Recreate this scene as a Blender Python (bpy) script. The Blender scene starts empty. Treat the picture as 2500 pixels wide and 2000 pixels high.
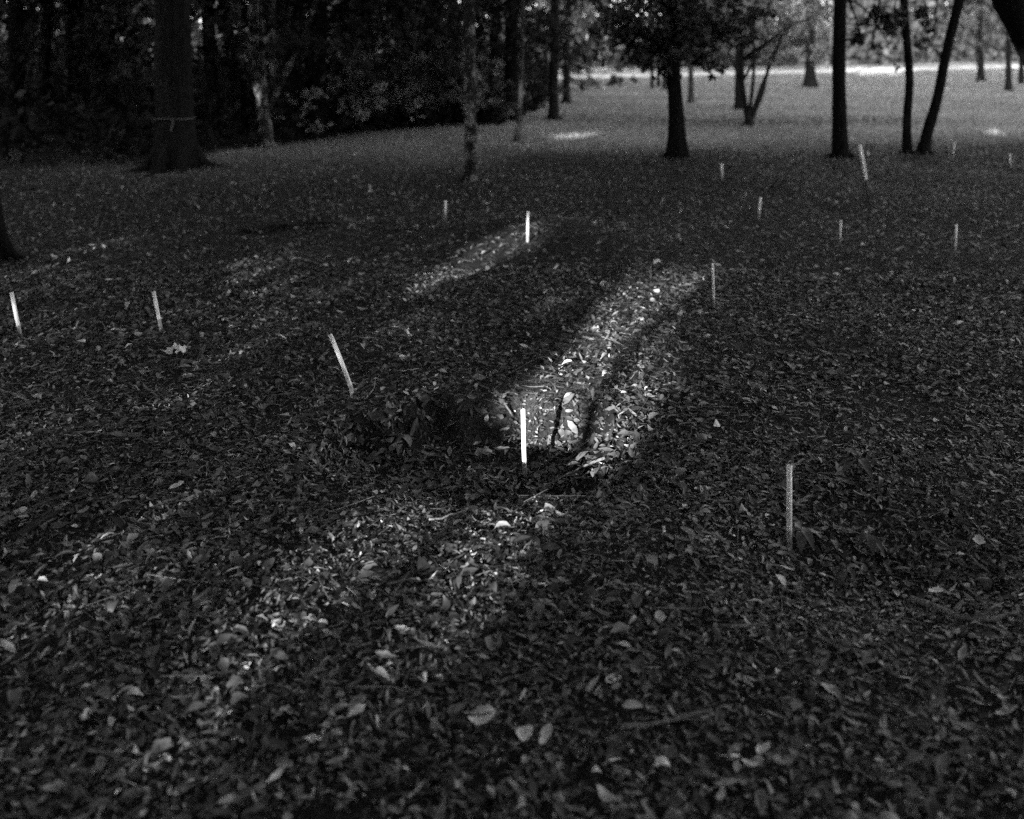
import bpy, math, random
import numpy as np
from mathutils import Vector

rng = np.random.default_rng(7)
random.seed(7)
C = bpy.context.scene.collection
sc = bpy.context.scene

# ------------------------------------------------------------------ camera model (photo is 2500 x 2000)
F, CX, YH, HC = 2400.0, 1250.0, 85.0, 1.70
SUN_AZ, SUN_EL = math.radians(25.0), math.radians(11.0)
SA, CA, TE = math.sin(SUN_AZ), math.cos(SUN_AZ), math.tan(SUN_EL)
EXPOSURE = 2.6

def ss(a, b, x):
    t = np.clip((x - a) / (b - a), 0, 1)
    return t * t * (3 - 2 * t)

def flat(px, py):
    d = F * HC / (py - YH)
    return (px - CX) * d / F, d

_w = [(rng.uniform(0, 6.28), rng.uniform(.5, 3.2), rng.uniform(0, 6.28)) for _ in range(14)]

def hz(x, y):
    x = np.asarray(x, float); y = np.asarray(y, float)
    h = np.zeros(np.broadcast(x, y).shape)
    for a, k, p in _w:
        h = h + .0135 / (.4 + .6 * k) * np.sin(k * (x * math.cos(a) + y * math.sin(a)) + p)
    h = h * (1 - ss(14, 26, np.hypot(x, y)))
    # sunken grave: steep on its far side, gentle towards the camera
    dx, dy = (x + .13), (y - 4.10)
    c, s = math.cos(.22), math.sin(.22)
    qx, qy = c * dx + s * dy, -s * dx + c * dy
    r = np.sqrt((qx / .74) ** 2 + (qy / np.where(qy > 0, .60, .70)) ** 2)
    edge = np.where(qy > 0, .74, .25)
    n1 = .06 * np.sin(9 * np.arctan2(qy, qx) + 1.0) + .04 * np.sin(17 * np.arctan2(qy, qx))
    h = h - .17 * (1 - ss(edge, 1.0, r + n1 * (r > .3)))
    # low lip on the far right of the hollow and in front of it
    h = h + .07 * np.exp(-(((x - .75) / .45) ** 2 + ((y - 5.3) / .75) ** 2))
    h = h + .045 * np.exp(-(((x - .35) / .5) ** 2 + ((y - 3.25) / .25) ** 2))
    # small mound beyond it
    h = h + .17 * np.exp(-(((x - .10) / .75) ** 2 + ((y - 8.0) / .65) ** 2))
    # shallow hollow on the right
    h = h - .10 * np.exp(-(((x - 1.25) / .5) ** 2 + ((y - 3.15) / .35) ** 2))
    h = h - .07 * np.exp(-(((x - 2.6) / .9) ** 2 + ((y - 6.4) / .7) ** 2))
    h = h + .06 * np.exp(-(((x + 1.6) / .9) ** 2 + ((y - 6.9) / .6) ** 2))
    h = h - .05 * np.exp(-(((x + .9) / .6) ** 2 + ((y - 5.9) / .4) ** 2))
    return h

def ground(px, py):
    dirx, dirz = (px - CX) / F, -(py - YH) / F
    d = .8
    while d < 90:
        if HC + dirz * d < float(hz(dirx * d, d)):
            lo, hi = d - .04, d
            for _ in range(20):
                m = (lo + hi) / 2
                if HC + dirz * m < float(hz(dirx * m, m)): hi = m
                else: lo = m
            d = hi; break
        d += .04
    return Vector((dirx * d, d, float(hz(dirx * d, d))))

def at(px, py, d):
    return Vector(((px - CX) * d / F, d, HC - (py - YH) * d / F))

# ------------------------------------------------------------------ object helpers
def tag(o, label=None, cat=None, group=None, kind=None):
    if label: o['label'] = label
    if cat: o['category'] = cat
    if group: o['group'] = group
    if kind: o['kind'] = kind
    return o

def empty(name, loc):
    o = bpy.data.objects.new(name, None); C.objects.link(o)
    o.location = loc; o.empty_display_size = .1
    return o

def link(name, me, parent=None):
    o = bpy.data.objects.new(name, me); C.objects.link(o)
    if parent is not None: o.parent = parent
    return o

def mesh(name, V, faces, mat, tone=None, smooth=False):
    """V (n,3); faces a list of integer arrays (m,3) or (m,4)."""
    V = np.ascontiguousarray(V, np.float32)
    me = bpy.data.meshes.new(name)
    loops = np.concatenate([f.ravel() for f in faces]).astype(np.int32)
    sizes = np.concatenate([np.full(len(f), f.shape[1], np.int32) for f in faces])
    starts = np.concatenate([[0], np.cumsum(sizes)[:-1]]).astype(np.int32)
    me.vertices.add(len(V)); me.vertices.foreach_set('co', V.ravel())
    me.loops.add(len(loops)); me.loops.foreach_set('vertex_index', loops)
    me.polygons.add(len(sizes)); me.polygons.foreach_set('loop_start', starts); me.polygons.foreach_set('loop_total', sizes)
    if smooth: me.polygons.foreach_set('use_smooth', np.ones(len(sizes), bool))
    if tone is not None:
        a = me.attributes.new('tone', 'FLOAT', 'POINT'); a.data.foreach_set('value', np.ascontiguousarray(tone, np.float32))
    me.update(calc_edges=True); me.validate()
    me.materials.append(mat)
    return me

class MB:
    def __init__(s): s.V = []; s.F = []; s.T = []; s.n = 0
    def add(s, V, faces, tone=.1):
        V = np.asarray(V, float)
        for f in faces: s.F.append(np.asarray(f) + s.n)
        s.V.append(V); s.T.append(np.broadcast_to(np.asarray(tone, float), (len(V),))); s.n += len(V)
    def build(s, name, mat, parent=None, smooth=True):
        return link(name, mesh(name, np.concatenate(s.V), s.F, mat, np.concatenate(s.T), smooth), parent)

# ------------------------------------------------------------------ materials (the photograph is black and white: greys throughout)
def nodes(name):
    m = bpy.data.materials.new(name); m.use_nodes = True
    nt = m.node_tree; b = nt.nodes['Principled BSDF']
    return m, nt, b

def N(nt, t, **kw):
    n = nt.nodes.new(t)
    for k, v in kw.items():
        if k in n.inputs: n.inputs[k].default_value = v
        else: setattr(n, k, v)
    return n

def noise(nt, scale, detail=4., rough=.6, vec=None):
    n = N(nt, 'ShaderNodeTexNoise', Scale=scale, Detail=detail, Roughness=rough)
    if vec is not None: nt.links.new(vec, n.inputs['Vector'])
    return n.outputs['Fac']

def ramp(nt, fac, stops):
    r = nt.nodes.new('ShaderNodeValToRGB'); e = r.color_ramp.elements
    e[0].position, e[1].position = stops[0][0], stops[-1][0]
    for p, v in stops[1:-1]: e.new(p)
    for el, (p, v) in zip(sorted(e, key=lambda q: q.position), stops): el.color = (v, v, v, 1)
    nt.links.new(fac, r.inputs['Fac']); return r.outputs['Color']

def mul(nt, a, b):
    n = N(nt, 'ShaderNodeMath', operation='MULTIPLY'); nt.links.new(a, n.inputs[0])
    if isinstance(b, float): n.inputs[1].default_value = b
    else: nt.links.new(b, n.inputs[1])
    return n.outputs[0]

def bump(nt, b, h, strength, dist):
    n = N(nt, 'ShaderNodeBump', Strength=strength, Distance=dist)
    nt.links.new(h, n.inputs['Height']); nt.links.new(n.outputs['Normal'], b.inputs['Normal'])

def leaf_mat(name, rough=.6, spec=.3, vein=0., trans=0.):
    m, nt, b = nodes(name)
    t = N(nt, 'ShaderNodeAttribute', attribute_name='tone').outputs['Fac']
    g = N(nt, 'ShaderNodeTexCoord').outputs['Object']
    v = ramp(nt, noise(nt, 55. if vein else 3., 3., .6, g), [(.3, .6), (.7, 1.25)])
    c = mul(nt, t, v)
    nt.links.new(c, b.inputs['Base Color'])
    b.inputs['Roughness'].default_value = rough; b.inputs['Specular IOR Level'].default_value = spec
    if trans:
        tr = N(nt, 'ShaderNodeBsdfTranslucent'); nt.links.new(c, tr.inputs['Color'])
        mx = N(nt, 'ShaderNodeMixShader', Fac=trans)
        nt.links.new(b.outputs[0], mx.inputs[1]); nt.links.new(tr.outputs[0], mx.inputs[2])
        nt.links.new(mx.outputs[0], nt.nodes['Material Output'].inputs['Surface'])
    return m

def bark_mat(name, lo, hi, lichen=0., lichen_at=.56):
    m, nt, b = nodes(name)
    tc = N(nt, 'ShaderNodeTexCoord').outputs['Object']
    mp = N(nt, 'ShaderNodeMapping'); mp.inputs['Scale'].default_value = (1, 1, .22)
    nt.links.new(tc, mp.inputs['Vector'])
    n1 = noise(nt, 28., 6., .65, mp.outputs[0])
    col = ramp(nt, n1, [(.32, lo), (.68, hi)])
    if lichen:
        n2 = noise(nt, 7., 5., .7, tc)
        f = ramp(nt, n2, [(lichen_at - .05, 0.), (lichen_at + .05, 1.)])
        mx = N(nt, 'ShaderNodeMix', data_type='RGBA')
        nt.links.new(f, mx.inputs[0]); nt.links.new(col, mx.inputs[6]); mx.inputs[7].default_value = (lichen, lichen, lichen, 1)
        col = mx.outputs[2]
    nt.links.new(col, b.inputs['Base Color'])
    b.inputs['Roughness'].default_value = .95; b.inputs['Specular IOR Level'].default_value = .06
    bump(nt, b, n1, 1., .05)
    return m

M = {}
M['litter'] = leaf_mat('dead_leaf', .5, .25, 1.)
M['grass'] = leaf_mat('grass_blade', .6, .25)
M['leaf'] = leaf_mat('green_leaf', .5, .35, 0., .25)
M['shade_leaf'] = leaf_mat('shade_leaf', .8, .06, 0., .15)
M['far_leaf'] = leaf_mat('far_leaf', .8, .05, 0., .5)
M['bark_dark'] = bark_mat('bark_dark', .003, .013)
M['bark_grey'] = bark_mat('bark_grey', .008, .032)
M['bark_old'] = bark_mat('bark_old', .004, .020)
M['bark_lichen'] = bark_mat('bark_lichen', .010, .035, .20, .54)
M['bark_pale'] = bark_mat('bark_pale', .03, .10, .18, .6)
M['wood'] = bark_mat('dead_wood', .08, .26)
M['wood_dark'] = bark_mat('dark_wood', .015, .05)

# ground: dark humus near, dry grass soil further away, pale bare soil in patches
m, nt, b = nodes('earth'); M['earth'] = m
g = N(nt, 'ShaderNodeNewGeometry').outputs['Position']
n1 = noise(nt, 2.2, 8., .7, g); n2 = noise(nt, 40., 6., .7, g); n3 = noise(nt, .35, 4., .6, g)
near = ramp(nt, n2, [(.3, .004), (.5, .015), (.72, .06)])
far = ramp(nt, n2, [(.3, .16), (.7, .34)])
far2 = mul(nt, far, ramp(nt, n3, [(.3, .75), (.7, 1.2)]))
t = N(nt, 'ShaderNodeAttribute', attribute_name='tone').outputs['Fac']
mx = N(nt, 'ShaderNodeMix', data_type='RGBA')
nt.links.new(t, mx.inputs[0]); nt.links.new(near, mx.inputs[6]); nt.links.new(far2, mx.inputs[7])
p = N(nt, 'ShaderNodeAttribute', attribute_name='soil').outputs['Fac']
mx2 = N(nt, 'ShaderNodeMix', data_type='RGBA')
nt.links.new(p, mx2.inputs[0]); nt.links.new(mx.outputs[2], mx2.inputs[6])
n4 = noise(nt, 95., 5., .75, g)
nt.links.new(ramp(nt, mul(nt, n4, n2), [(.14, .008), (.26, .07), (.40, .22)]), mx2.inputs[7])
nt.links.new(mx2.outputs[2], b.inputs['Base Color']); b.inputs['Roughness'].default_value = .95
b.inputs['Specular IOR Level'].default_value = .1
bump(nt, b, mul(nt, n4, n2), 1., .04)

m, nt, b = nodes('lane_surface'); M['lane'] = m
g = N(nt, 'ShaderNodeNewGeometry').outputs['Position']
nt.links.new(ramp(nt, noise(nt, 1.4, 8., .7, g), [(.3, .58), (.7, .74)]), b.inputs['Base Color'])
b.inputs['Roughness'].default_value = .9

m, nt, b = nodes('white_pipe'); M['pipe'] = m
g = N(nt, 'ShaderNodeTexCoord').outputs['Object']
nz = noise(nt, 60., 2., .5, g)
sx = N(nt, 'ShaderNodeSeparateXYZ'); nt.links.new(g, sx.inputs[0])
zn = N(nt, 'ShaderNodeMath', operation='MULTIPLY_ADD'); nt.links.new(noise(nt, 40., 4., .7, g), zn.inputs[0]); zn.inputs[1].default_value = -.10; nt.links.new(sx.outputs[2], zn.inputs[2])
splash = ramp(nt, zn.outputs[0], [(-.0, .35), (.014, 1.)])
nt.links.new(mul(nt, mul(nt, splash, ramp(nt, nz, [(.2, .25), (.26, 1.)])), ramp(nt, noise(nt, 14., 3., .5, g), [(.3, .64), (.6, .76)])), b.inputs['Base Color'])
b.inputs['Roughness'].default_value = .45

def plain(name, v, rough=.7):
    m, nt, b = nodes(name)
    g = N(nt, 'ShaderNodeTexCoord').outputs['Object']
    nt.links.new(ramp(nt, noise(nt, 30., 4., .6, g), [(.3, v * .8), (.7, v * 1.1)]), b.inputs['Base Color'])
    b.inputs['Roughness'].default_value = rough
    return m
M['ribbon'] = plain('ribbon', .045, .6)
M['paper'] = plain('paper', .6, .8)
M['rod'] = plain('rusty_rod', .025, .8)

# ------------------------------------------------------------------ ground sheet
def axis(lo, hi, f0, f1, step, grow):
    a = list(np.arange(f0, f1 + 1e-6, step)); s = step
    while a[-1] < hi: s *= grow; a.append(a[-1] + s)
    s = step
    while a[0] > lo: s *= grow; a.insert(0, a[0] - s)
    return np.array(a)
xs = axis(-420, 420, -2.2, 2.2, .025, 1.08)
ys = axis(-120, 700, 1.6, 7.0, .025, 1.06)
X, Y = np.meshgrid(xs, ys)
Z = hz(X, Y)
fine = (np.abs(X) < 4) & (Y > 1.4) & (Y < 10)
from mathutils import noise as mn
for a_, b_ in zip(*np.nonzero(fine)):
    x_, y_ = X[a_, b_], Y[a_, b_]
    in_pit = math.exp(-(((x_ + .05) / .75) ** 2 + ((y_ - 4.5) / .6) ** 2))
    v_ = mn.fractal(Vector((x_ * 7, y_ * 7, .3)), .9, 2.1, 5)
    Z[a_, b_] += (.004 + .016 * in_pit) * v_ - .004
V = np.stack([X, Y, Z], -1).reshape(-1, 3)
ny, nx = X.shape
i = np.arange(ny * nx).reshape(ny, nx)
quads = np.stack([i[:-1, :-1], i[:-1, 1:], i[1:, 1:], i[1:, :-1]], -1).reshape(-1, 4)
def grassy(x, y):
    k = ss(-1.5, 1.5, x)
    g_ = ss(10.5 + 3.2 * k, 16.5 + .2 * k, y + .12 * np.minimum(x, 0) + .5 * np.sin(x * .7 + y * .4))
    return g_ * (1 - ss(-.6, .9, y - wood_edge(x)) * (x < 1.4))
def wood_edge(x):      # nearest distance of the left wood at a given x
    return np.interp(x, [-60, -7, -4.9, -4.4, -2.4, -.4, .6, 1.4], [12, 11.9, 13.2, 14.6, 17.2, 18.4, 22, 32])
def shade_band(x, y):          # shade band on the far lawn, put into leaf cover and grass tone
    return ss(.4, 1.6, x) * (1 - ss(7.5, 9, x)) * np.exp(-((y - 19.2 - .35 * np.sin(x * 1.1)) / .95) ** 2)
def dark_row(x, y):            # darker leaf litter under the row of dark trunks
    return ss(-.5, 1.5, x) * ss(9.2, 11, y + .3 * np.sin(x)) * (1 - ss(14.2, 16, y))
me = mesh('ground', V, [quads], M['earth'], grassy(X, Y).ravel(), True)
def soil_at(x, y):
    s = np.exp(-(((x - .22) / .24) ** 2 + ((y - 4.78) / .22) ** 2))
    s = np.maximum(s, .8 * np.exp(-(((x - .55) / .22) ** 2 + ((y - 5.4) / .35) ** 2)))
    s = np.maximum(s, .34 * np.exp(-(((x + .3) / .4) ** 2 + ((y - 4.6) / .3) ** 2)))
    return np.clip(s * 1.3, 0, 1)
a = me.attributes.new('soil', 'FLOAT', 'POINT'); a.data.foreach_set('value', soil_at(X, Y).ravel().astype(np.float32))
tag(link('ground', me), kind='structure')

# lane across the far side of the grass
def lane_pt(t, off):      # t metres along, off metres across
    o = Vector((.83, 38.7, 0)); u = Vector((20.1, 10.4, 0)).normalized(); n = Vector((-u.y, u.x, 0))
    return o + u * t + n * off
L = MB()
ts = np.arange(-130, 231, 6.)
rows = []
for t_ in ts:
    w = 1.25 + .12 * math.sin(t_ * .3)
    rows += [tuple(lane_pt(t_, -w - .25)[:2]) + (-.02,), tuple(lane_pt(t_, -w)[:2]) + (.03,), tuple(lane_pt(t_, 0)[:2]) + (.06,),
             tuple(lane_pt(t_, w)[:2]) + (.03,), tuple(lane_pt(t_, w + .25)[:2]) + (-.02,)]
k = np.arange(len(ts) * 5).reshape(-1, 5)
L.add(rows, [np.stack([k[:-1, :-1], k[:-1, 1:], k[1:, 1:], k[1:, :-1]], -1).reshape(-1, 4)])
tag(L.build('road', M['lane']), kind='structure')

# ------------------------------------------------------------------ leaf litter
def normals(x, y):
    e = .03
    n = np.stack([-(hz(x + e, y) - hz(x - e, y)) / (2 * e), -(hz(x, y + e) - hz(x, y - e)) / (2 * e), np.ones_like(x)], -1)
    return n / np.linalg.norm(n, axis=1, keepdims=True)

def leaf_batch(x, y, length, width, curl, fold, lift, tilt, tone, nu, seed, twist=.5):
    """bent, folded leaves as grids nu x 3; all arguments arrays of one length."""
    r = np.random.default_rng(seed); n = len(x)
    u = np.linspace(0, 1, nu)
    prof = np.sin(np.pi * np.clip(u * .97 + .015, 0, 1)) ** .8
    prof = prof * (1 - .35 * (u - .45))
    ang = r.uniform(0, 2 * np.pi, n)
    nr = normals(x, y)
    nr = nr + r.normal(0, 1, (n, 3)) * tilt[:, None]
    nr /= np.linalg.norm(nr, axis=1, keepdims=True)
    t = np.stack([np.cos(ang), np.sin(ang), np.zeros(n)], -1)
    t = t - nr * (t * nr).sum(1, keepdims=True); t /= np.linalg.norm(t, axis=1, keepdims=True)
    s = np.cross(nr, t)
    th = curl[:, None] * (u[None] - .5)                       # bending angle along the leaf
    du = length[:, None] / (nu - 1)
    lx = np.cumsum(np.cos(th) * du, 1); lx -= lx.mean(1, keepdims=True)
    lz = np.cumsum(np.sin(th) * du, 1); lz -= lz.min(1, keepdims=True)
    wob = 1 + r.normal(0, .16, (n, nu))
    w = width[:, None] * prof[None] * .5 * wob
    tw = (r.normal(0, twist, n))[:, None] * (u[None] - .5)
    P = np.zeros((n, nu, 3, 3))
    base = np.stack([x, y, hz(x, y) + lift], -1)
    for j, sg in enumerate((-1, 0, 1)):
        off = sg * w
        up = lz + np.abs(off) * fold[:, None] + off * np.sin(tw)
        P[:, :, j] = base[:, None] + t[:, None] * lx[..., None] + s[:, None] * (off * np.cos(tw))[..., None] + nr[:, None] * up[..., None]
    V = P.reshape(-1, 3)
    k = np.arange(nu * 3).reshape(nu, 3)
    q = np.stack([k[:-1, :-1], k[:-1, 1:], k[1:, 1:], k[1:, :-1]], -1).reshape(-1, 4)
    faces = (q[None] + (np.arange(n) * nu * 3)[:, None, None]).reshape(-1, 4)
    return V, faces, np.repeat(tone, nu * 3)

def scatter(n, y0, y1):
    y = np.sqrt(rng.uniform(y0 ** 2, y1 ** 2, n))
    x = rng.uniform(-1, 1, n) * (.60 * y + .5)
    return x, y

def tones(n, med, sg):
    t = np.exp(rng.normal(math.log(med), sg, n))
    return np.clip(t, .008, .5)

litter = MB()
def litter_batch(n, y0, y1, lmed, nu, seed, thick):
    x, y = scatter(n, y0, y1)
    keep = rng.uniform(0, 1, n) > np.clip(.3 * soil_at(x, y), 0, .8)
    wall = (normals(x, y)[:, 2] < .82) & (x > -.50) & (x < -.03) & (y > 4.2) & (y < 4.9)      # bare earth wall at the back of the hollow
    keep &= ~(wall & (rng.uniform(0, 1, n) < .6))
    keep &= rng.uniform(0, 1, n) > np.clip(grassy(x, y) * .9 - .9 * shade_band(x, y), 0, 1)
    mat_ = np.sin(13 * x + 3 * np.sin(5 * y)) * np.sin(11 * y - 4 * np.sin(4 * x)) + .7 * np.sin(5.1 * x - 3.3 * y + 1) * np.sin(4.3 * y + 2.1 * x)
    keep &= rng.uniform(0, 1, n) < .72 + .3 * mat_
    x, y = x[keep], y[keep]; n = len(x)
    pit = np.exp(-(((x - .1) / .6) ** 2 + ((y - 4.0) / .5) ** 2))
    ln = np.clip(np.exp(rng.normal(math.log(lmed), .55, n)), .007, .068) * (1 + .25 * pit)
    ln = np.where((np.abs(x - .08) < .08) & (y > 4.3) & (y < 5.0), np.minimum(ln, .022), ln)
    narrow = rng.uniform(0, 1, n) < .6
    wd = ln * np.where(narrow, rng.uniform(.14, .28, n), rng.uniform(.3, .58, n))
    clump = .5 + .5 * np.sin(3.1 * x + 1.7 * y) * np.sin(2.3 * y - 1.1 * x + 1)
    litter.add(*[q if i != 1 else [q] for i, q in enumerate(leaf_batch(
        x, y, ln, wd, rng.normal(.2, 1.1, n), rng.uniform(-.1, .75, n), rng.uniform(0, thick, n) ** 1. ,
        np.abs(rng.normal(.22, .17, n)) + .25 * pit, tones(n, .054, .95) * (.75 + .5 * clump) * (1 + .8 * soil_at(x, y)) * (1 - .55 * dark_row(x, y)) * (1 - .45 * shade_band(x, y)), nu, seed))])
litter_batch(100000, 1.7, 4.2, .0195, 6, 11, .022)
litter_batch(100000, 4.2, 7.0, .023, 5, 12, .022)
litter_batch(105000, 7.0, 16.5, .033, 4, 13, .02)
litter_batch(14000, 16.5, 21.5, .06, 4, 14, .03)

# fine twigs, needles and stalks in among the leaves
def sticks(n, y0, y1, lo, hi, rad, seed, mb, tmed):
    r = np.random.default_rng(seed)
    x, y = scatter(n, y0, y1)
    ln = np.exp(r.uniform(math.log(lo), math.log(hi), n)); a = r.uniform(0, 6.28, n); el = r.normal(.06, .16, n)
    d = np.stack([np.cos(a) * np.cos(el), np.sin(a) * np.cos(el), np.sin(el)], -1)
    c = np.stack([x, y, hz(x, y) + .012 + np.abs(np.sin(el)) * ln * .4], -1)
    bend = r.normal(0, .08, n)
    s = np.cross(d, [0, 0, 1.]); s /= np.linalg.norm(s, axis=1, keepdims=True); up = np.cross(s, d)
    pts = [c - d * ln[:, None] / 2, c + s * (bend * ln)[:, None], c + d * ln[:, None] / 2]
    rr = rad * (.5 + r.uniform(0, 1, n))
    P = np.zeros((n, 3, 3, 3))
    for k, q in enumerate(pts):
        for j in range(3):
            an = j * 2.094
            P[:, k, j] = q + (s * math.cos(an) + up * math.sin(an)) * (rr * (1, .85, .45)[k])[:, None]
    f = []
    for k in range(2):
        for j in range(3):
            f.append((k * 3 + j, k * 3 + (j + 1) % 3, k * 3 + 3 + (j + 1) % 3, k * 3 + 3 + j))
    f = np.array(f)
    mb.add(P.reshape(-1, 3), [(f[None] + (np.arange(n) * 9)[:, None, None]).reshape(-1, 4)], np.repeat(tones(n, tmed, .7), 9))
sticks(15000, 1.7, 5.5, .012, .11, .0009, 21, litter, .07)
sticks(9000, 5.5, 10., .02, .13, .0014, 22, litter, .07)
sticks(350, 1.7, 6., .10, .24, .0018, 23, litter, .06)
n = 4200
x = np.where(rng.uniform(0, 1, n) < .6, rng.normal(.25, .36, n), rng.normal(-.6, .17, n)); y = rng.normal(4.62, .32, n)
k = (normals(x, y)[:, 2] < .97) & ~((x > -.5) & (x < -.06) & (normals(x, y)[:, 2] < .8) & (rng.uniform(0, 1, n) < .75)) & (rng.uniform(0, 1, n) > .35 * soil_at(x, y))
x, y = x[k], y[k]; n = len(x)
ln = np.clip(np.exp(rng.normal(math.log(.034), .5, n)), .01, .09)
ln = np.where((np.abs(x - .08) < .08) & (y > 4.3) & (y < 5.0), np.minimum(ln, .022), ln)
v_, f_, t_ = leaf_batch(x, y, ln, ln * rng.uniform(.2, .5, n), rng.normal(.3, 1.2, n), rng.uniform(-.1, .7, n), rng.uniform(0, .02, n), np.abs(rng.normal(.4, .25, n)), tones(n, .06, .8), 6, 15)
litter.add(v_, [f_], t_)
tag(litter.build('leaf_litter', M['litter'], None, False), 'fallen dead leaves and twigs covering the ground', 'leaf litter', kind='stuff')

# short grass of the open ground
def grass_patch(n, y0, y1, h0, h1, wd, seed, mb):
    r = np.random.default_rng(seed)
    y = np.exp(r.uniform(math.log(y0), math.log(y1), n)); x = r.uniform(-1, 1, n) * (.6 * y + .5)
    keep = r.uniform(0, 1, n) < grassy(x, y) + .06
    cr, dn = lane_pt(0, 0), Vector((20.1, 10.4, 0)).normalized()
    off = -(x - cr.x) * dn.y + (y - cr.y) * dn.x
    keep &= np.abs(off) > 1.3 + .3 * np.sin(x * 3.1) * np.sin(x * 1.3)
    x, y = x[keep], y[keep]; n = len(x)
    h = r.uniform(h0, h1, n) * (.6 + .02 * y); a = r.uniform(0, 6.28, n); w = wd * y * r.uniform(.5, 1.2, n)
    z = hz(x, y)
    ln = r.normal(0, .45, (n, 2)) * h[:, None]
    P = np.zeros((n, 3, 3))
    P[:, 0] = np.stack([x - np.cos(a) * w, y - np.sin(a) * w, z - .005], -1)
    P[:, 1] = np.stack([x + np.cos(a) * w, y + np.sin(a) * w, z - .005], -1)
    P[:, 2] = np.stack([x + ln[:, 0], y + ln[:, 1], z + h], -1)
    f = np.arange(n * 3).reshape(-1, 3)
    mb.add(P.reshape(-1, 3), [f], np.repeat(np.clip(np.exp(r.normal(math.log(.36), .4, n)) * (.85 + .22 * np.sin(.45 * x + 1.1 * y) * np.sin(.3 * x - .7 * y + 1) + .15 * np.sin(1.3 * x + 2.1 * y + 2 * np.sin(.6 * x))) * (1 - .85 * shade_band(x, y)) * (1 - .5 * ss(1, -3.5, x) * (y < 20)), .02, .5), 3))
grass = MB()
grass_patch(150000, 8.5, 50, .025, .07, .0006, 31, grass)
tag(grass.build('grass', M['grass'], None, False), 'short mown grass on the open ground by the lane', 'grass', kind='stuff')

# ------------------------------------------------------------------ tubes, trunks, crowns
def tube(mb, pts, rad, seg=10, flare=0., flare_h=.35, lobes=5, rough=.06, seed=0, cap=True, tone=.1):
    r = np.random.default_rng(seed)
    P = [Vector(p) for p in pts]; n = len(P)
    ph = r.uniform(0, 6.28)
    V = []
    prev = None
    L0 = 0.
    for i_ in range(n):
        d = (P[min(i_ + 1, n - 1)] - P[max(i_ - 1, 0)]).normalized()
        if prev is None:
            s = d.cross(Vector((0, 1, 0)))
            if s.length < .05: s = d.cross(Vector((1, 0, 0)))
        else: s = prev - d * prev.dot(d)
        s.normalize(); prev = s; up = d.cross(s)
        if i_: L0 += (P[i_] - P[i_ - 1]).length
        for j in range(seg):
            an = 2 * math.pi * j / seg
            k = 1 + flare * math.exp(-L0 / flare_h) * (1 + .55 * math.cos(lobes * an + ph)) + r.normal(0, rough)
            V.append(P[i_] + (s * math.cos(an) + up * math.sin(an)) * rad[i_] * max(k, .3))
    k = np.arange(n * seg).reshape(n, seg); kn = np.roll(k, -1, 1)
    F_ = [np.stack([k[:-1], kn[:-1], kn[1:], k[1:]], -1).reshape(-1, 4)]
    V = [tuple(v) for v in V]
    if cap:
        V += [tuple(P[0]), tuple(P[-1])]
        a0, a1 = n * seg, n * seg + 1
        F_.append(np.array([(a0, (j + 1) % seg, j) for j in range(seg)] + [(a1, (n - 1) * seg + j, (n - 1) * seg + (j + 1) % seg) for j in range(seg)]))
    mb.add(V, F_, tone)

def smooth_path(pts, step):
    """Catmull-Rom through the points, sampled about every step metres; returns points and parameter 0..len-1"""
    P = [Vector(p) for p in pts]; out = []; par = []
    for k in range(len(P) - 1):
        a, b, c_, d = P[max(k - 1, 0)], P[k], P[k + 1], P[min(k + 2, len(P) - 1)]
        m_ = max(2, int((c_ - b).length / step))
        for j in range(m_):
            t_ = j / m_
            out.append(.5 * ((2 * b) + (c_ - a) * t_ + (2 * a - 5 * b + 4 * c_ - d) * t_ ** 2 + (3 * b - a - 3 * c_ + d) * t_ ** 3)); par.append(k + t_)
    out.append(P[-1]); par.append(len(P) - 1)
    return out, par

def trunk(mb, pts, rads, seg=12, flare=.5, flare_h=.3, lobes=5, seed=0, step=.18, rough=.035):
    p, par = smooth_path(pts, step)
    tube(mb, p, list(np.interp(par, range(len(rads)), rads)), seg, flare, flare_h, lobes, rough, seed)

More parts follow.
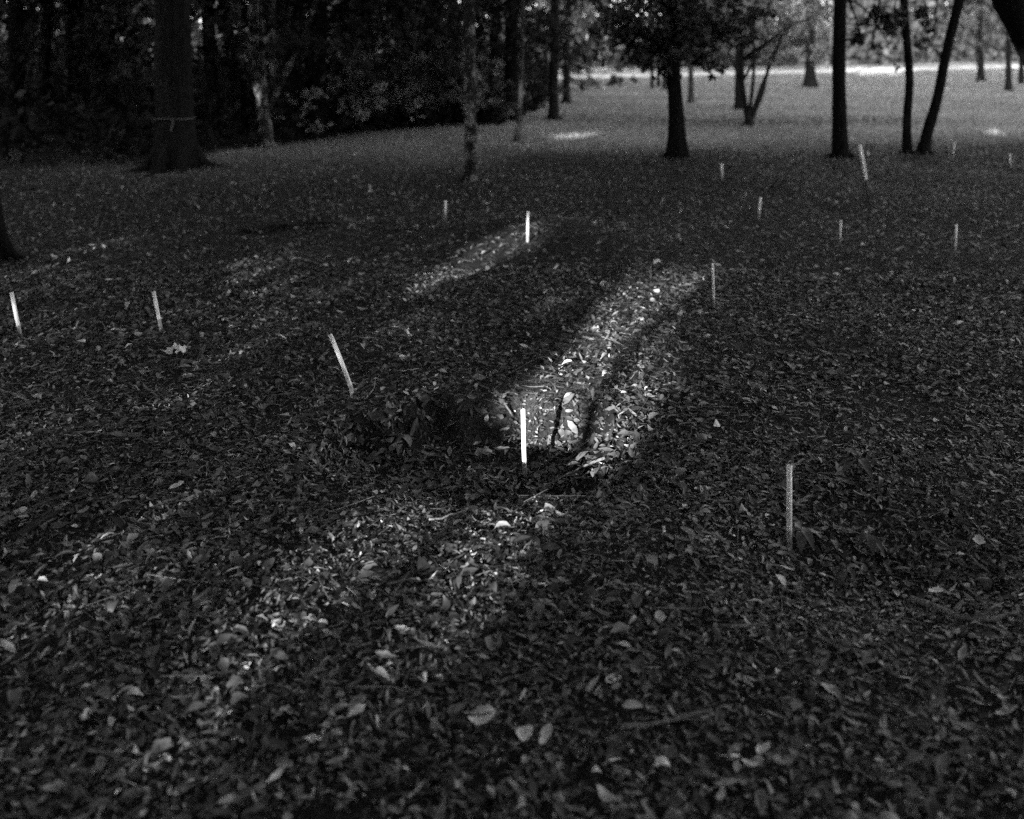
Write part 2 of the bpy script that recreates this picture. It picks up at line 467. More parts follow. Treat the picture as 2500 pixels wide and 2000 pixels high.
def leaf_cloud(mb, clumps, leaf, tone, seed, tsg=.35, flat_=.75, droop=.3, sub=26, elong=1.9):
    """clumps: (centre, radius, number). Small folded quads gathered in sprays inside each clump."""
    r = np.random.default_rng(seed)
    for c, rad, n in clumps:
        n = int(n)
        if n < 3: continue
        ns = max(2, n // sub)
        d = r.normal(0, 1, (ns, 3)); d /= np.linalg.norm(d, axis=1, keepdims=True)
        sc_ = d * (r.uniform(0, 1, (ns, 1)) ** .45) * rad * np.array([1, 1, flat_])
        pick = r.integers(0, ns, n)
        ax = r.normal(0, 1, (ns, 3)) * np.array([1, 1, .35]); ax /= np.linalg.norm(ax, axis=1, keepdims=True)
        pos = np.array(c) + sc_[pick] + ax[pick] * (r.normal(0, .24, (n, 1)) * rad) + r.normal(0, .09, (n, 3)) * rad
        t = r.normal(0, 1, (n, 3)); t[:, 2] -= droop; t /= np.linalg.norm(t, axis=1, keepdims=True)
        nn = r.normal(0, 1, (n, 3)) + np.array([0, 0, .8]); nn -= t * (nn * t).sum(1, keepdims=True); nn /= np.linalg.norm(nn, axis=1, keepdims=True)
        s = np.cross(nn, t)
        L_ = leaf * np.exp(r.normal(0, .28, (n, 1))); W_ = L_ / elong * .5
        P = np.zeros((n, 4, 3))
        P[:, 0] = pos; P[:, 1] = pos + t * L_ * .45 + s * W_ + nn * W_ * .25
        P[:, 2] = pos + t * L_; P[:, 3] = pos + t * L_ * .45 - s * W_ + nn * W_ * .25
        f = np.arange(n * 4).reshape(-1, 4)
        tn = np.repeat((tone * np.exp(r.normal(0, .25, ns)))[pick] * np.exp(r.normal(0, tsg, n)), 4)
        mb.add(P.reshape(-1, 3), [f], np.clip(tn, .006, .4))

def limbs(mb, start_pts, targets, r0, seed):
    r = random.Random(seed)
    for c, rad, n in targets:
        a = Vector(r.choice(start_pts)); b_ = Vector(c)
        mid = (a + b_) / 2 + Vector((r.uniform(-.2, .2), r.uniform(-.2, .2), r.uniform(0, .35))) * (b_ - a).length * .5
        p, par = smooth_path([a, mid, b_], .25)
        tube(mb, p, list(np.interp(par, [0, 1, 2], [r0, r0 * .6, r0 * .2])), 6, 0, 1, 5, .05, r.randint(0, 9999))

def overhead(cx, cy, z0, z1, R, n, num, seed):
    r = random.Random(seed); out = []
    for _ in range(num):
        a = r.uniform(0, 6.28); q = R * math.sqrt(r.random())
        out.append(((cx + q * math.cos(a), cy + q * math.sin(a), r.uniform(z0, z1)), r.uniform(.5, .9) * R * .55, n))
    return out

def tree(label, name, base, up, rads, bark, group=None, crown=None, leaf=.09, tone=.05, flare=.5, flare_h=.25, lobes=5, seed=1,
         cat='tree', extra=None, seg=12, nlimb=8, lmat='leaf', limb_z=2.4, roots=4, **kw):
    """base world point; up list of world points of the trunk's centre line above it; crown list of clumps"""
    root = empty(name, base); tag(root, label, cat, group)
    B = Vector(base)
    mb = MB()
    pts = [B + Vector((0, 0, -.12))] + [Vector(u_) for u_ in up]
    pl = [p_ - B for p_ in pts]
    trunk(mb, pl, rads, seg, flare, flare_h, lobes, seed)
    rr = random.Random(seed + 9)
    for k in range(roots):
        a_ = 2 * math.pi * (k + rr.uniform(-.25, .25)) / roots; r0 = rads[1]; ln = r0 * rr.uniform(2.0, 3.6)
        ca, sa = math.cos(a_), math.sin(a_)
        rp = [(ca * r0 * .45, sa * r0 * .45, r0 * 1.9), (ca * r0 * 1.0, sa * r0 * 1.0, r0 * .75)]
        for f_ in (.6, 1.):
            gx_, gy_ = ca * ln * f_, sa * ln * f_
            rp.append((gx_, gy_, float(hz(B.x + gx_, B.y + gy_)) - B.z - .04 * f_ + .02))
        trunk(mb, rp, [r0 * .5, r0 * .36, r0 * .26, r0 * .14], 10, 0, .3, 5, seed + k, .08, .05)
    for e in (extra or []):
        trunk(mb, [Vector(q) - B for q in e[0]], e[1], 8, 0, .3, 5, seed + 5, .15, .03)
    if crown:
        cl = [(tuple(Vector(c) - B), r_, n_) for c, r_, n_ in crown]
        st = [p_ for p_ in pl if p_.z > .5 * pl[-1].z] or [pl[-1]]
        pp, _ = smooth_path(pl, .3); st = [q for q in pp if q.z > min(limb_z, .5 * pl[-1].z)] or st
        rnd = random.Random(seed)
        limbs(mb, st, rnd.sample(cl, min(nlimb, len(cl))), rads[-1] * .6 + .012, seed)
    mb.build('trunk', M[bark], root)
    if crown:
        cm = MB(); leaf_cloud(cm, cl, leaf, tone, seed + 77, **kw)
        cm.build('crown', M[lmat], root, False)
    return root

def pxclumps(lst, d, dens=1.):
    out = []
    for px, py, rp, dd, n in lst:
        q = at(px, py, d + dd)
        out.append((tuple(q), rp * (d + dd) / F, int(n * dens)))
    return out

# --- trees that stand in or beside the clearing
b1 = ground(430, 410)
t = tree('huge old tree with a broad flared base, dark bark and a ribbon round it', 'old_tree', b1,
     [at(428, 330, b1.y), at(424, 200, b1.y), at(422, 60, b1.y), at(420, -120, b1.y), at(424, -700, b1.y)],
     [.285, .245, .228, .222, .21, .14], 'bark_old', crown=overhead(b1.x, b1.y, 4.2, 8.5, 3.4, 420, 26, 3), leaf=.13, tone=.05, flare=.42, flare_h=.22, lobes=6, roots=7, seed=3, seg=30)
b2 = ground(650, 357)
tree('pale forked tree splitting low into two stems, under a ribbon band', 'forked_tree', b2,
     [at(648, 310, b2.y), at(642, 262, b2.y), at(641, 235, b2.y)], [.10, .095, .095, .09], 'bark_lichen',
     extra=[([at(639, 240, b2.y), at(627, 190, b2.y), at(618, 120, b2.y), at(610, -60, b2.y), at(600, -400, b2.y)], [.06, .055, .05, .05, .03]),
            ([at(645, 240, b2.y), at(660, 195, b2.y + .05), at(664, 130, b2.y), at(668, -60, b2.y), at(690, -400, b2.y)], [.06, .055, .05, .05, .03])],
     crown=overhead(b2.x, b2.y, 2.9, 6, 2.2, 260, 14, 5), leaf=.10, tone=.05, seed=5, flare=.5, lobes=4)
b4 = ground(1151, 441)
tree('slender straight tree with mottled lichen bark at the centre of the clearing', 'lichen_tree', b4,
     [at(1149, 330, b4.y), at(1146, 180, b4.y), at(1145, 60, b4.y), at(1145, -80, b4.y), at(1152, -560, b4.y)],
     [.078, .070, .068, .067, .064, .04], 'bark_lichen', crown=overhead(b4.x, b4.y, 3.6, 7, 2.3, 330, 16, 7), leaf=.10, tone=.05, seed=7, flare=.35, flare_h=.15, seg=14)
b5 = ground(1262, 347)
tree('thin pale leaning sapling at the edge of the left wood', 'sapling', b5,
     [at(1266, 300, b5.y), at(1272, 230, b5.y), at(1274, 140, b5.y), at(1276, 60, b5.y), at(1282, -160, b5.y)],
     [.055, .045, .037, .034, .032, .02], 'bark_pale', crown=overhead(b5.x + .2, b5.y, 2.3, 4.4, 1.2, 160, 9, 9), leaf=.09, tone=.06, seed=9, flare=.3)
for px, py, w, lab, sd in ((1352, 291, .095, 'front trunk of a close pair, banded with ribbon, by the pale roots', 11),
                           (1383, 252, .085, 'rear trunk of a close pair, half hidden by the banded one', 12)):
    q = ground(px, py)
    tree(lab, 'tall_tree', q, [at(px, 200, q.y), at(px + 2, 80, q.y), at(px + 4, -80, q.y), at(px + 4, -420, q.y)], [w * 1.1, w, w * .97, w * .92, w * .5],
         'bark_grey', group='pair of trunks beyond the lichen tree',
         crown=pxclumps([(1300, 40, 75, 0, 420), (1370, 60, 70, .3, 420), (1420, 20, 80, 0, 420), (1330, 110, 55, .4, 260), (1400, 120, 45, -.4, 180), (1440, 90, 55, 0, 240), (1370, -60, 120, 0, 500)], q.y) if sd == 12 else overhead(q.x, q.y, 3.2, 6.5, 2.2, 260, 13, sd),
         leaf=.09, tone=.2, seed=sd, flare=.35, flare_h=.2)
b7 = ground(1655, 382)
d7 = b7.y
tree('dark tree with a low dense crown of leaves hanging over the field', 'low_crowned_tree', b7,
     [at(1652, 300, d7), at(1646, 200, d7), at(1642, 90, d7), at(1640, -100, d7), at(1638, -600, d7)], [.125, .108, .098, .09, .08, .03], 'bark_dark',
     crown=pxclumps([(1640, 60, 120, 0, 900), (1560, 60, 95, .2, 620), (1720, 70, 100, -.2, 650), (1490, 20, 75, .3, 260), (1780, 40, 80, .2, 420), (1620, 140, 55, 0, 340), (1505, 80, 60, 0, 220), (1590, 100, 70, 0, 350), (1680, 60, 90, .3, 450), (1790, 90, 50, 0, 200), (1840, 30, 50, .2, 160),
                     (1560, 150, 34, -.3, 110), (1730, 140, 50, .3, 190), (1690, 115, 60, -.5, 250), (1750, 172, 22, 0, 40), (1570, -60, 150, 0, 800), (1700, -70, 150, 0, 800), (1830, -20, 70, 0, 200),
                     (1640, -260, 260, 0, 1400), (1480, -300, 200, -.8, 700), (1800, -300, 200, .8, 700), (1640, -480, 240, 0, 900)], d7),
     leaf=.085, tone=.03, seed=17, flare=.45, flare_h=.35, nlimb=12, limb_z=1.3)
b10 = ground(1828, 306)
d10 = b10.y
tree('small tree fanning into several thin stems from one low base', 'multi_stemmed_tree', b10, [at(1828, 292, d10), at(1820, 262, d10), at(1812, 200, d10), at(1808, 100, d10)],
     [.10, .07, .05, .045, .03], 'bark_grey',
     extra=[([at(1832, 292, d10), at(1850, 240, d10), at(1872, 180, d10), at(1900, 110, d10), at(1925, 40, d10)], [.05, .042, .036, .028, .016]),
            ([at(1836, 292, d10), at(1848, 262, d10 + .2), at(1866, 215, d10 + .3), at(1880, 120, d10 + .3)], [.04, .034, .03, .015]),
            ([at(1826, 292, d10), at(1836, 225, d10 - .1), at(1841, 140, d10 - .1), at(1836, 30, d10)], [.04, .034, .03, .016])],
     crown=pxclumps([(1770, 90, 50, 0, 260), (1880, 110, 55, .3, 300), (1930, 60, 60, 0, 340), (1830, 60, 60, -.3, 320), (1990, 40, 40, .2, 150), (1900, 20, 80, 0, 420), (1790, 20, 70, 0, 360), (1870, 150, 28, 0, 60), (1960, 100, 34, 0, 90)], d10),
     leaf=.085, tone=.25, seed=23, flare=1.1, flare_h=.12, limb_z=1.)
b12 = ground(2052, 384)
d12 = b12.y
tree('thick black upright trunk nearest the leaning stake', 'dark_tree', b12,
     [at(2050, 300, d12), at(2048, 200, d12), at(2049, 90, d12), at(2052, -40, d12), at(2055, -500, d12)], [.112, .098, .096, .092, .09, .06], 'bark_dark',
     extra=[([at(2062, 2, d12 + .1), at(2090, 6, d12 + .1), at(2118, 30, d12 + .05), at(2140, 60, d12 + .05), at(2172, 110, d12)], [.018, .014, .012, .01, .005])],
     crown=pxclumps([(2140, 45, 40, 0, 130), (2170, 70, 36, .1, 120), (2105, 95, 30, 0, 70), (2160, 20, 34, 0, 90), (2200, 30, 40, .2, 120), (2090, 75, 20, 0, 25), (2130, 115, 22, .1, 22)], d12) + overhead(b12.x, d12, 3.6, 7, 2.6, 300, 16, 27),
     leaf=.08, tone=.03, seed=27, flare=.3, flare_h=.3, nlimb=10, droop=.8)
b13 = ground(2214, 372)
d13 = b13.y
tree('narrow black upright trunk with leafy twigs, left of the leaning one', 'dark_tree', b13,
     [at(2214, 300, d13), at(2220, 200, d13), at(2216, 120, d13), at(2208, 40, d13), at(2206, -60, d13), at(2204, -420, d13)], [.07, .062, .058, .058, .058, .055, .03], 'bark_dark',
     crown=pxclumps([(2250, 100, 34, 0, 70), (2265, 65, 24, .1, 40), (2180, 60, 36, 0, 80), (2235, 30, 30, 0, 60), (2275, 130, 20, 0, 20), (2195, 160, 14, 0, 10)], d13) + overhead(b13.x, d13, 3.4, 6.5, 2.0, 240, 12, 29),
     leaf=.08, tone=.03, seed=29, flare=.3, flare_h=.2, droop=.8)
b14 = ground(2252, 374)
d14 = b14.y
tree('black curved trunk leaning to the right out of the clearing edge', 'leaning_tree', b14,
     [at(2262, 330, d14), at(2286, 250, d14), at(2302, 170, d14), at(2322, 80, d14), at(2342, 0, d14), at(2375, -120, d14), at(2440, -420, d14)],
     [.085, .075, .07, .068, .066, .075, .06, .03], 'bark_dark', crown=overhead(b14.x + 1., d14, 3.6, 6.5, 2.0, 240, 12, 31), leaf=.09, tone=.035, seed=31, flare=.3, flare_h=.2)
b15 = ground(2660, 470)
d15 = b15.y
tree('big dark trunk leaning in from beyond the right edge', 'leaning_tree', b15,
     [at(2630, 380, d15), at(2570, 200, d15), at(2525, 110, d15), at(2470, 0, d15), at(2420, -120, d15), at(2330, -500, d15)], [.22, .20, .185, .18, .175, .16, .08], 'bark_dark',
     crown=overhead(b15.x - .8, d15, 3.3, 6.5, 2.6, 360, 18, 33), leaf=.11, tone=.04, seed=33)
b17 = ground(-32, 634)
d17 = b17.y
tree('dark flared trunk cut off by the left edge', 'dark_tree', b17,
     [at(-42, 560, d17), at(-48, 400, d17), at(-52, 100, d17), at(-56, -500, d17), at(-60, -900, d17)], [.16, .14, .13, .125, .12, .08], 'bark_dark',
     crown=overhead(b17.x, d17, 3.8, 7., 2.8, 330, 20, 35), leaf=.12, tone=.045, seed=35, flare=.5, flare_h=.15)

# --- trees of the field between clearing and lane
def field_tree(px, py, w, lab, name, sd, clumps, bark='bark_grey', tone=.08, leaf=.12, lean=0, flare=.5, grp=None, nl=6, lm='leaf'):
    q = ground(px, py); d = q.y
    ys_ = [py - 30 * 20 / d, 120, 40, -60, -260]
    return tree(lab, name, q, [at(px + lean * (py - y_) / 100, y_, d) for y_ in ys_], [w * 1.1, w, w * .95, w * .9, w * .8, w * .5], bark, grp,
                pxclumps(clumps, d), leaf, tone, flare, .3, 5, sd, nlimb=nl, lmat=lm)
field_tree(1978, 214, .15, 'flared trunk standing alone in the field just before the bright lane', 'field_tree', 41,
           [(1940, 60, 70, 0, 420), (2010, 80, 60, .5, 260), (1970, 120, 45, 0, 200), (1900, 90, 50, 0, 220), (1960, 0, 90, 0, 420), (2000, 140, 24, 0, 50)], tone=.32, flare=.9)
field_tree(1687, 252, .07, 'thin pale bare trunk behind the low dark crown', 'pale_tree', 42,
           [(1690, 40, 50, 0, 200), (1680, -30, 80, 0, 300)], 'bark_pale', tone=.08, flare=.3)
field_tree(1806, 268, .11, 'straight grey trunk close behind the fan of stems', 'grey_tree', 43,
           [(1790, 60, 60, 0, 260), (1830, 10, 80, 0, 360), (1760, 30, 60, 0, 240)], tone=.2, flare=.5)
for k, (px, py) in enumerate(((1592, 216), (1607, 212), (1622, 220))):
    field_tree(px, py, .055, ['left', 'middle', 'right'][k] + ' one of three thin dark stems clustered beyond the low crowned tree', 'thin_tree', 44 + k,
               [(px, 90, 50, 0, 160), (px + (k - 1) * 40, 130, 40, 0, 120), (px, 10, 80, 0, 240)], 'bark_dark', tone=.06, flare=.2, grp='three thin stems near the lane')
field_tree(2394, 200, .11, 'shaggy dark trunk beside the lane behind the leaning tree', 'shaggy_tree', 50,
           [(2390, 40, 70, 0, 380), (2340, 70, 60, .4, 240), (2440, 60, 60, 0, 260), (2380, 110, 30, 0, 80)], tone=.16, flare=.7)
field_tree(2462, 222, .085, 'first of two grey trunks under the big leaning trunk', 'grey_tree', 51,
           [(2450, 50, 60, 0, 260), (2420, 100, 36, 0, 120)], tone=.1, grp='two grey trunks near the right edge')
field_tree(2494, 205, .085, 'second of two grey trunks, cut by the right edge', 'grey_tree', 52,
           [(2490, 40, 60, 0, 260), (2470, 120, 36, 0, 120)], tone=.1, grp='two grey trunks near the right edge')

def bush(px, py, R, H, lab, sd, n, leaf=.08, tone=.05, name='shrub', grp=None):
    q = ground(px, py); root = empty(name, q); tag(root, lab, 'shrub', grp)
    r = random.Random(sd); cl = []
    for _ in range(max(5, int(n / 70))):
        a = r.uniform(0, 6.28); k = r.random() ** .5
        cl.append(((R * k * math.cos(a), R * k * math.sin(a), H * (.18 + .72 * r.random() * (1 - .4 * k))), .42 * max(R, H * .6), 70))
    st = MB()
    for c, r_, n_ in cl[:9]:
        p, par = smooth_path([(r.uniform(-.06, .06), r.uniform(-.06, .06), -.05), (c[0] * .4, c[1] * .4, c[2] * .6), c], .2)
        tube(st, p, list(np.interp(par, [0, 1, 2], [.018, .012, .004])), 5, 0, 1, 5, .04, r.randint(0, 999))
    st.build('stem', M['bark_grey'], root)
    cm = MB(); leaf_cloud(cm, cl, leaf, tone, sd + 3); cm.build('foliage', M['leaf'], root, False)
    return root
bush(1518, 213, .45, .42, 'low dark bush alone on the grass before the lane', 61, 350, .10, .03)
bush(1290, 255, .9, 1.2, 'dark rounded bush behind the banded pair of trunks', 62, 700, .09, .04)
bush(1425, 222, 1.0, 1.1, 'dark spreading bush left of the low crowned tree near the bright lane end', 63, 800, .1, .045)

# --- the left wood
wood = [(-80, 345, .2), (40, 330, .14), (110, 322, .10), (190, 318, .17), (250, 300, .12), (520, 335, .12), (590, 318, .12), (715, 340, .16), (765, 335, .18),
        (830, 322, .10), (905, 300, .13), (985, 292, .11), (1060, 300, .14), (1200, 275, .12), (1250, 292, .14), (700, 268, .15), (420, 270, .16), (60, 262, .15), (880, 255, .15), (1100, 250, .14), (1010, 225, .13), (210, 245, .14)]
names_ = {(715, 340): 'thick black trunk, first of the two standing close together in the wood', (765, 335): 'thick black trunk, second of the two standing close together in the wood',
          (590, 318): 'dark trunk leaning left behind the pale forked tree', (1250, 292): 'dark trunk directly behind the thin pale sapling', (520, 335): 'dark trunk in the wood between the huge tree and the forked tree'}
protos = []
for k in range(4):
    r = random.Random(200 + k); cl = []
    for _ in range(34):
        a = r.uniform(0, 6.28); q = 2.3 * math.sqrt(r.random())
        cl.append(((q * math.cos(a), q * math.sin(a), r.uniform(1.1, 6.4)), r.uniform(.5, .95), 130))
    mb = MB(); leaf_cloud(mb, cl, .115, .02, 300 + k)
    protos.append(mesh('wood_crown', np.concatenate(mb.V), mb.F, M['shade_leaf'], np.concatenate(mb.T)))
for k, (px, py, w) in enumerate(wood):
    q = ground(px, py); d = q.y; r = random.Random(400 + k)
    root = empty('woodland_tree', q)
    tag(root, names_.get((px, py), 'tree in the deep shade of the left wood, its trunk lost among dark leaves'), 'tree', 'trees of the dark left wood')
    ln = r.uniform(-.25, .25) if (px, py) != (590, 318) else -.55
    tm = MB(); pl = [(0, 0, -.12), (ln * .1, 0, .6), (ln * .5, r.uniform(-.1, .1), 2.0), (ln, 0, 4.), (ln * 1.4, r.uniform(-.2, .2), 6.5)]
    trunk(tm, pl, [w * 1.1, w, w * .92, w * .8, w * .4], 12, .5, .25, 5, 500 + k)
    limbs(tm, [Vector(pl[2]), Vector(pl[3])], [((r.uniform(-1.8, 1.8), r.uniform(-1.8, 1.8), r.uniform(2, 5)), 1, 1) for _ in range(6)], .03, k)
    tm.build('trunk', M['bark_dark'], root)
    if (px, py) in ((520, 335), (190, 318), (250, 300), (210, 245), (420, 270)): s0 = .5
    else: s0 = 1.
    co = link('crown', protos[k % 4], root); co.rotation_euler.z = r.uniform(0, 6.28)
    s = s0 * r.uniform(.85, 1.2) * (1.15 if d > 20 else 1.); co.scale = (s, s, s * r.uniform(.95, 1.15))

for k, (px, py, R, H, n, tn) in enumerate(((820, 330, .9, 1.5, 1300, .2), (930, 318, .9, 1.8, 1500, .26), (1040, 310, .9, 2.0, 1600, .26), (1120, 303, .8, 1.9, 1300, .22),
                                           (1205, 306, .6, 1.1, 700, .05), (960, 285, 1.2, 2.6, 1700, .3), (1090, 280, 1.2, 2.6, 1700, .3), (850, 290, 1.2, 2.4, 1500, .3))):
    bush(px, py, R, H, ['drooping leafy bush right of the two thick black trunks', 'tall leafy bush midway between the two thick black trunks and the lichen tree',
                        'tall leafy bush left of the lichen tree on the lawn edge', 'leafy bush showing just left of the lichen tree', 'low dark bush right of the lichen tree on the lawn edge',
                        'tall pale leafed bush, left one behind the lawn edge bushes', 'tall pale leafed bush, right one behind the lawn edge bushes', 'tall pale leafed bush close behind the two thick black trunks'][k],
         70 + k, n, .085, tn, 'tall_shrub', 'leafy bushes along the edge of the lawn')

# undergrowth: one dark mass under the trees
n = 42000
x = rng.uniform(-26, 1.2, n); y = wood_edge(x) + rng.uniform(0, 1, n) ** 1.5 * 22
kp = (y < 37) & (x > -.64 * y - 2)
x, y = x[kp], y[kp]; n = len(x)
hgt = .35 + .75 * (.5 + .5 * np.sin(.9 * x + .6 * y)) * (.5 + .5 * np.sin(1.7 * x - .8 * y + 2)) + .25 * ss(0, 3, y - wood_edge(x))
z = rng.uniform(0, 1, n) ** 1.2 * hgt
t = rng.normal(0, 1, (n, 3)); t /= np.linalg.norm(t, axis=1, keepdims=True)
nn = rng.normal(0, 1, (n, 3)); nn -= t * (nn * t).sum(1, keepdims=True); nn /= np.linalg.norm(nn, axis=1, keepdims=True); s_ = np.cross(nn, t)
L_ = (.10 * np.exp(rng.normal(0, .3, n)) * (1 + .03 * y))[:, None]; pos = np.stack([x, y, z + hz(x, y)], -1)
P = np.stack([pos, pos + t * L_ * .5 + s_ * L_ * .28, pos + t * L_, pos + t * L_ * .5 - s_ * L_ * .28], 1)
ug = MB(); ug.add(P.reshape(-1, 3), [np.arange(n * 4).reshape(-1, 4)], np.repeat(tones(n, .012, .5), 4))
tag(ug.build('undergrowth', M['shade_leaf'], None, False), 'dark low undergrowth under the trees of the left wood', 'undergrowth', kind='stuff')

# far woodland beyond the lane: one mass
n = 210000
tl = rng.uniform(-95, 85, n); off = 5.5 + rng.uniform(0, 1, n) ** 1.3 * 16
u = Vector((20.1, 10.4, 0)).normalized()
x = .83 + u.x * tl - u.y * off; y = 38.7 + u.y * tl + u.x * off
ppx = CX + x / y * F
top = 9.5 + 2.2 * np.sin(x * .31) + 1.3 * np.sin(x * .83 + 1)
top = top * (1 - .56 * np.exp(-((ppx - 2110) / 90) ** 2)) * (1 - .6 * np.exp(-((ppx - 335) / 60) ** 2))
z = rng.uniform(0, 1, n) ** 1.1 * top
cl_ = np.sin(x * 1.3 + z * .9) * np.sin(y * 1.1 - z * 1.3) + np.sin(x * .6 - z * .5 + 2)
kp = rng.uniform(-1.6, 1, n) < cl_ + .7
x, y, z = x[kp], y[kp], z[kp]; n = len(x)
t = rng.normal(0, 1, (n, 3)); t /= np.linalg.norm(t, axis=1, keepdims=True)
nn = rng.normal(0, 1, (n, 3)); nn -= t * (nn * t).sum(1, keepdims=True); nn /= np.linalg.norm(nn, axis=1, keepdims=True); s_ = np.cross(nn, t)
L_ = (.42 * np.exp(rng.normal(0, .3, n)))[:, None]; pos = np.stack([x, y, z], -1)
P = np.stack([pos, pos + t * L_ * .5 + s_ * L_ * .3, pos + t * L_, pos + t * L_ * .5 - s_ * L_ * .3], 1)
fw = MB(); fw.add(P.reshape(-1, 3), [np.arange(n * 4).reshape(-1, 4)], np.repeat(tones(n, .085, .2), 4))
tag(fw.build('far_woodland', M['far_leaf'], None, False), 'sunlit woodland beyond the bright lane', 'woodland', kind='stuff')

# unseen woodland at the photographer's back, shaping the shade, gaps cut for sun patches
def uvw(p):
    return p[0] * CA - p[1] * SA, p[2] + (p[0] * SA + p[1] * CA) * TE
gaps = []      # capsules in the plane across the light: two ends and a half width
def gap(pa, pb, hw): gaps.append((np.array(uvw(pa)), np.array(uvw(pb)), hw))
def G(px, py): return ground(px, py)
for a, b_, hw in (((-1.81, .70), (-1.78, 1.12), .145), ((-1.38, .62), (-1.41, .86), .10), ((-1.74, .44), (-1.74, .7), .04), ((-1.53, .68), (-1.34, .74), .05), ((-1.42, .57), (-1.33, .62), .045)):
    gaps.append((np.array(a), np.array(b_), hw))
gap(G(1150, 640), G(1280, 572), .14)
gap(G(1310, 333), G(1450, 330), .01)
gap(at(645, 246, b2.y), at(643, 222, b2.y), .02)
gap(at(1272, 250, b5.y), at(1274, 215, b5.y), .0)
gap(G(530, 377), G(565, 371), .0)
gap(G(1440, 254), G(1500, 248), .0)
for bx_, by_, tx_, ty_, hw_ in ((50, 820, 28, 714, .0), (393, 803, 375, 712, .0), (861, 968, 806, 817, .0)):
    q = G(bx_, by_); gap(q.lerp(at(tx_, ty_, q.y), .45), at(tx_, ty_, q.y), hw_ - .04)
gap(G(2420, 322), G(2500, 334), .03)
n = 330000
v = rng.uniform(-12, -8, n); uu = rng.uniform(-34, 26, n); z = rng.uniform(-.2, 10., n)
w = z + v * TE
top = 6.6 + .4 * np.sin(uu * .9) + .35 * np.sin(uu * 2.3 + 1)
kp = w < top
size = .26
# foliage thinned to let weak sun onto the left and centre of the clearing
thin = ss(-8.5, -6.0, uu) * (1 - ss(-1.5, -.7, uu)) * ss(.30, .52, w) * (1 - .75 * ss(1.15, 1.7, w)) * (1 - ss(2.0, 2.9, w))
thin = np.maximum(thin * .86, .85 * np.exp(-((uu + 1.40) / .34) ** 2 - ((w - .55) / .10) ** 2))
thin *= 1 - .75 * np.exp(-((uu + 2.25) / .27) ** 4 - ((w - .74) / .2) ** 4)
kp &= rng.uniform(0, 1, n) > .76 * thin
for (a, b_, hw) in gaps:
    d = b_ - a; q = np.stack([uu, w], -1) - a
    tt = np.clip((q @ d) / max(d @ d, 1e-9), 0, 1)
    rag = 1 + .3 * np.sin(9 * uu + 3 * np.sin(14 * w)) * np.sin(13 * w + 2)
    kp &= (np.linalg.norm(q - tt[:, None] * d, axis=1) > (hw + size * .30) * rag) | (rng.uniform(0, 1, len(uu)) < .02)
uu, v, z = uu[kp], v[kp], z[kp]; n = len(uu)
pos = np.stack([uu * CA + v * SA, -uu * SA + v * CA, z], -1)
t = rng.normal(0, 1, (n, 3)); t /= np.linalg.norm(t, axis=1, keepdims=True)
nn = rng.normal(0, .6, (n, 3)) + np.array([SA, CA, 0]) * 1.4; nn -= t * (nn * t).sum(1, keepdims=True); nn /= np.linalg.norm(nn, axis=1, keepdims=True); s_ = np.cross(nn, t)
L_ = (size * rng.uniform(.7, 1.1, n))[:, None]; pos = pos - t * L_ * .5
P = np.stack([pos, pos + t * L_ * .5 + s_ * L_ * .4, pos + t * L_, pos + t * L_ * .5 - s_ * L_ * .4], 1)
bw = MB(); bw.add(P.reshape(-1, 3), [np.arange(n * 4).reshape(-1, 4)], np.repeat(tones(n, .05, .3), 4))
# unseen canopy clumps added overhead to darken the near ground
CAN = [(-3.5, -3, 3.2), (1.5, -4, 3.2), (4.8, 0, 3.), (5.2, 5.5, 2.8), (2.2, 3.6, 2.6), (-6.5, 1, 2.2), (-6.2, 8.5, 2.8), (-8, 6, 2.4), (4.8, 9.5, 2.8), (-1.8, .4, 2.6), (3.2, 1., 2.2), (-3.4, -.2, 2.4), (0, -1.5, 2.2), (6., 3., 2.5), (6.5, 8.5, 2.4)]
for k, (cx, cy, R) in enumerate(CAN):
    leaf_cloud(bw, overhead(cx, cy, 6, 8.6, R, 190, 26, 600 + k), .3, .05, 700 + k)
# unseen slim trunk whose shadow divides the lit patch
us, ws = uvw(G(1470, 955)); us = -1.585
tube(bw, [(us * CA + -7.6 * SA, -us * SA - 7.6 * CA, z_) for z_ in (-.1, 1.5, 3, 4.5, 6.5)], [.07, .055, .05, .05, .045], 10, tone=.05)
tag(bw.build('woodland', M['leaf'], None, False), 'unseen woodland behind the camera, shaped with its canopy to shade the clearing', 'woodland', kind='stuff')

# ------------------------------------------------------------------ marker stakes
def pipe(mb, p, r_out, hollow=True, seg=16):
    P = [Vector(q) for q in p]; n = len(P); V = []; prev = None
    for rr, order in ((r_out, range(n)), (r_out * .8, reversed(range(n))))[:2 if hollow else 1]:
        for i_ in order:
            d = (P[min(i_ + 1, n - 1)] - P[max(i_ - 1, 0)]).normalized()
            s = d.cross(Vector((0, 1, 0))).normalized(); up = d.cross(s)
            for j in range(seg):
                an = 2 * math.pi * j / seg
                V.append(tuple(P[i_] + (s * math.cos(an) + up * math.sin(an)) * rr))
    m_ = len(V) // seg
    k = np.arange(m_ * seg).reshape(m_, seg); kn = np.roll(k, -1, 1)
    f = [np.stack([k[:-1], kn[:-1], kn[1:], k[1:]], -1).reshape(-1, 4)]
    if not hollow: f += [np.array([list(range(seg))[::-1]]), np.array([list(range((m_ - 1) * seg, m_ * seg))])]
    mb.add(V, f)

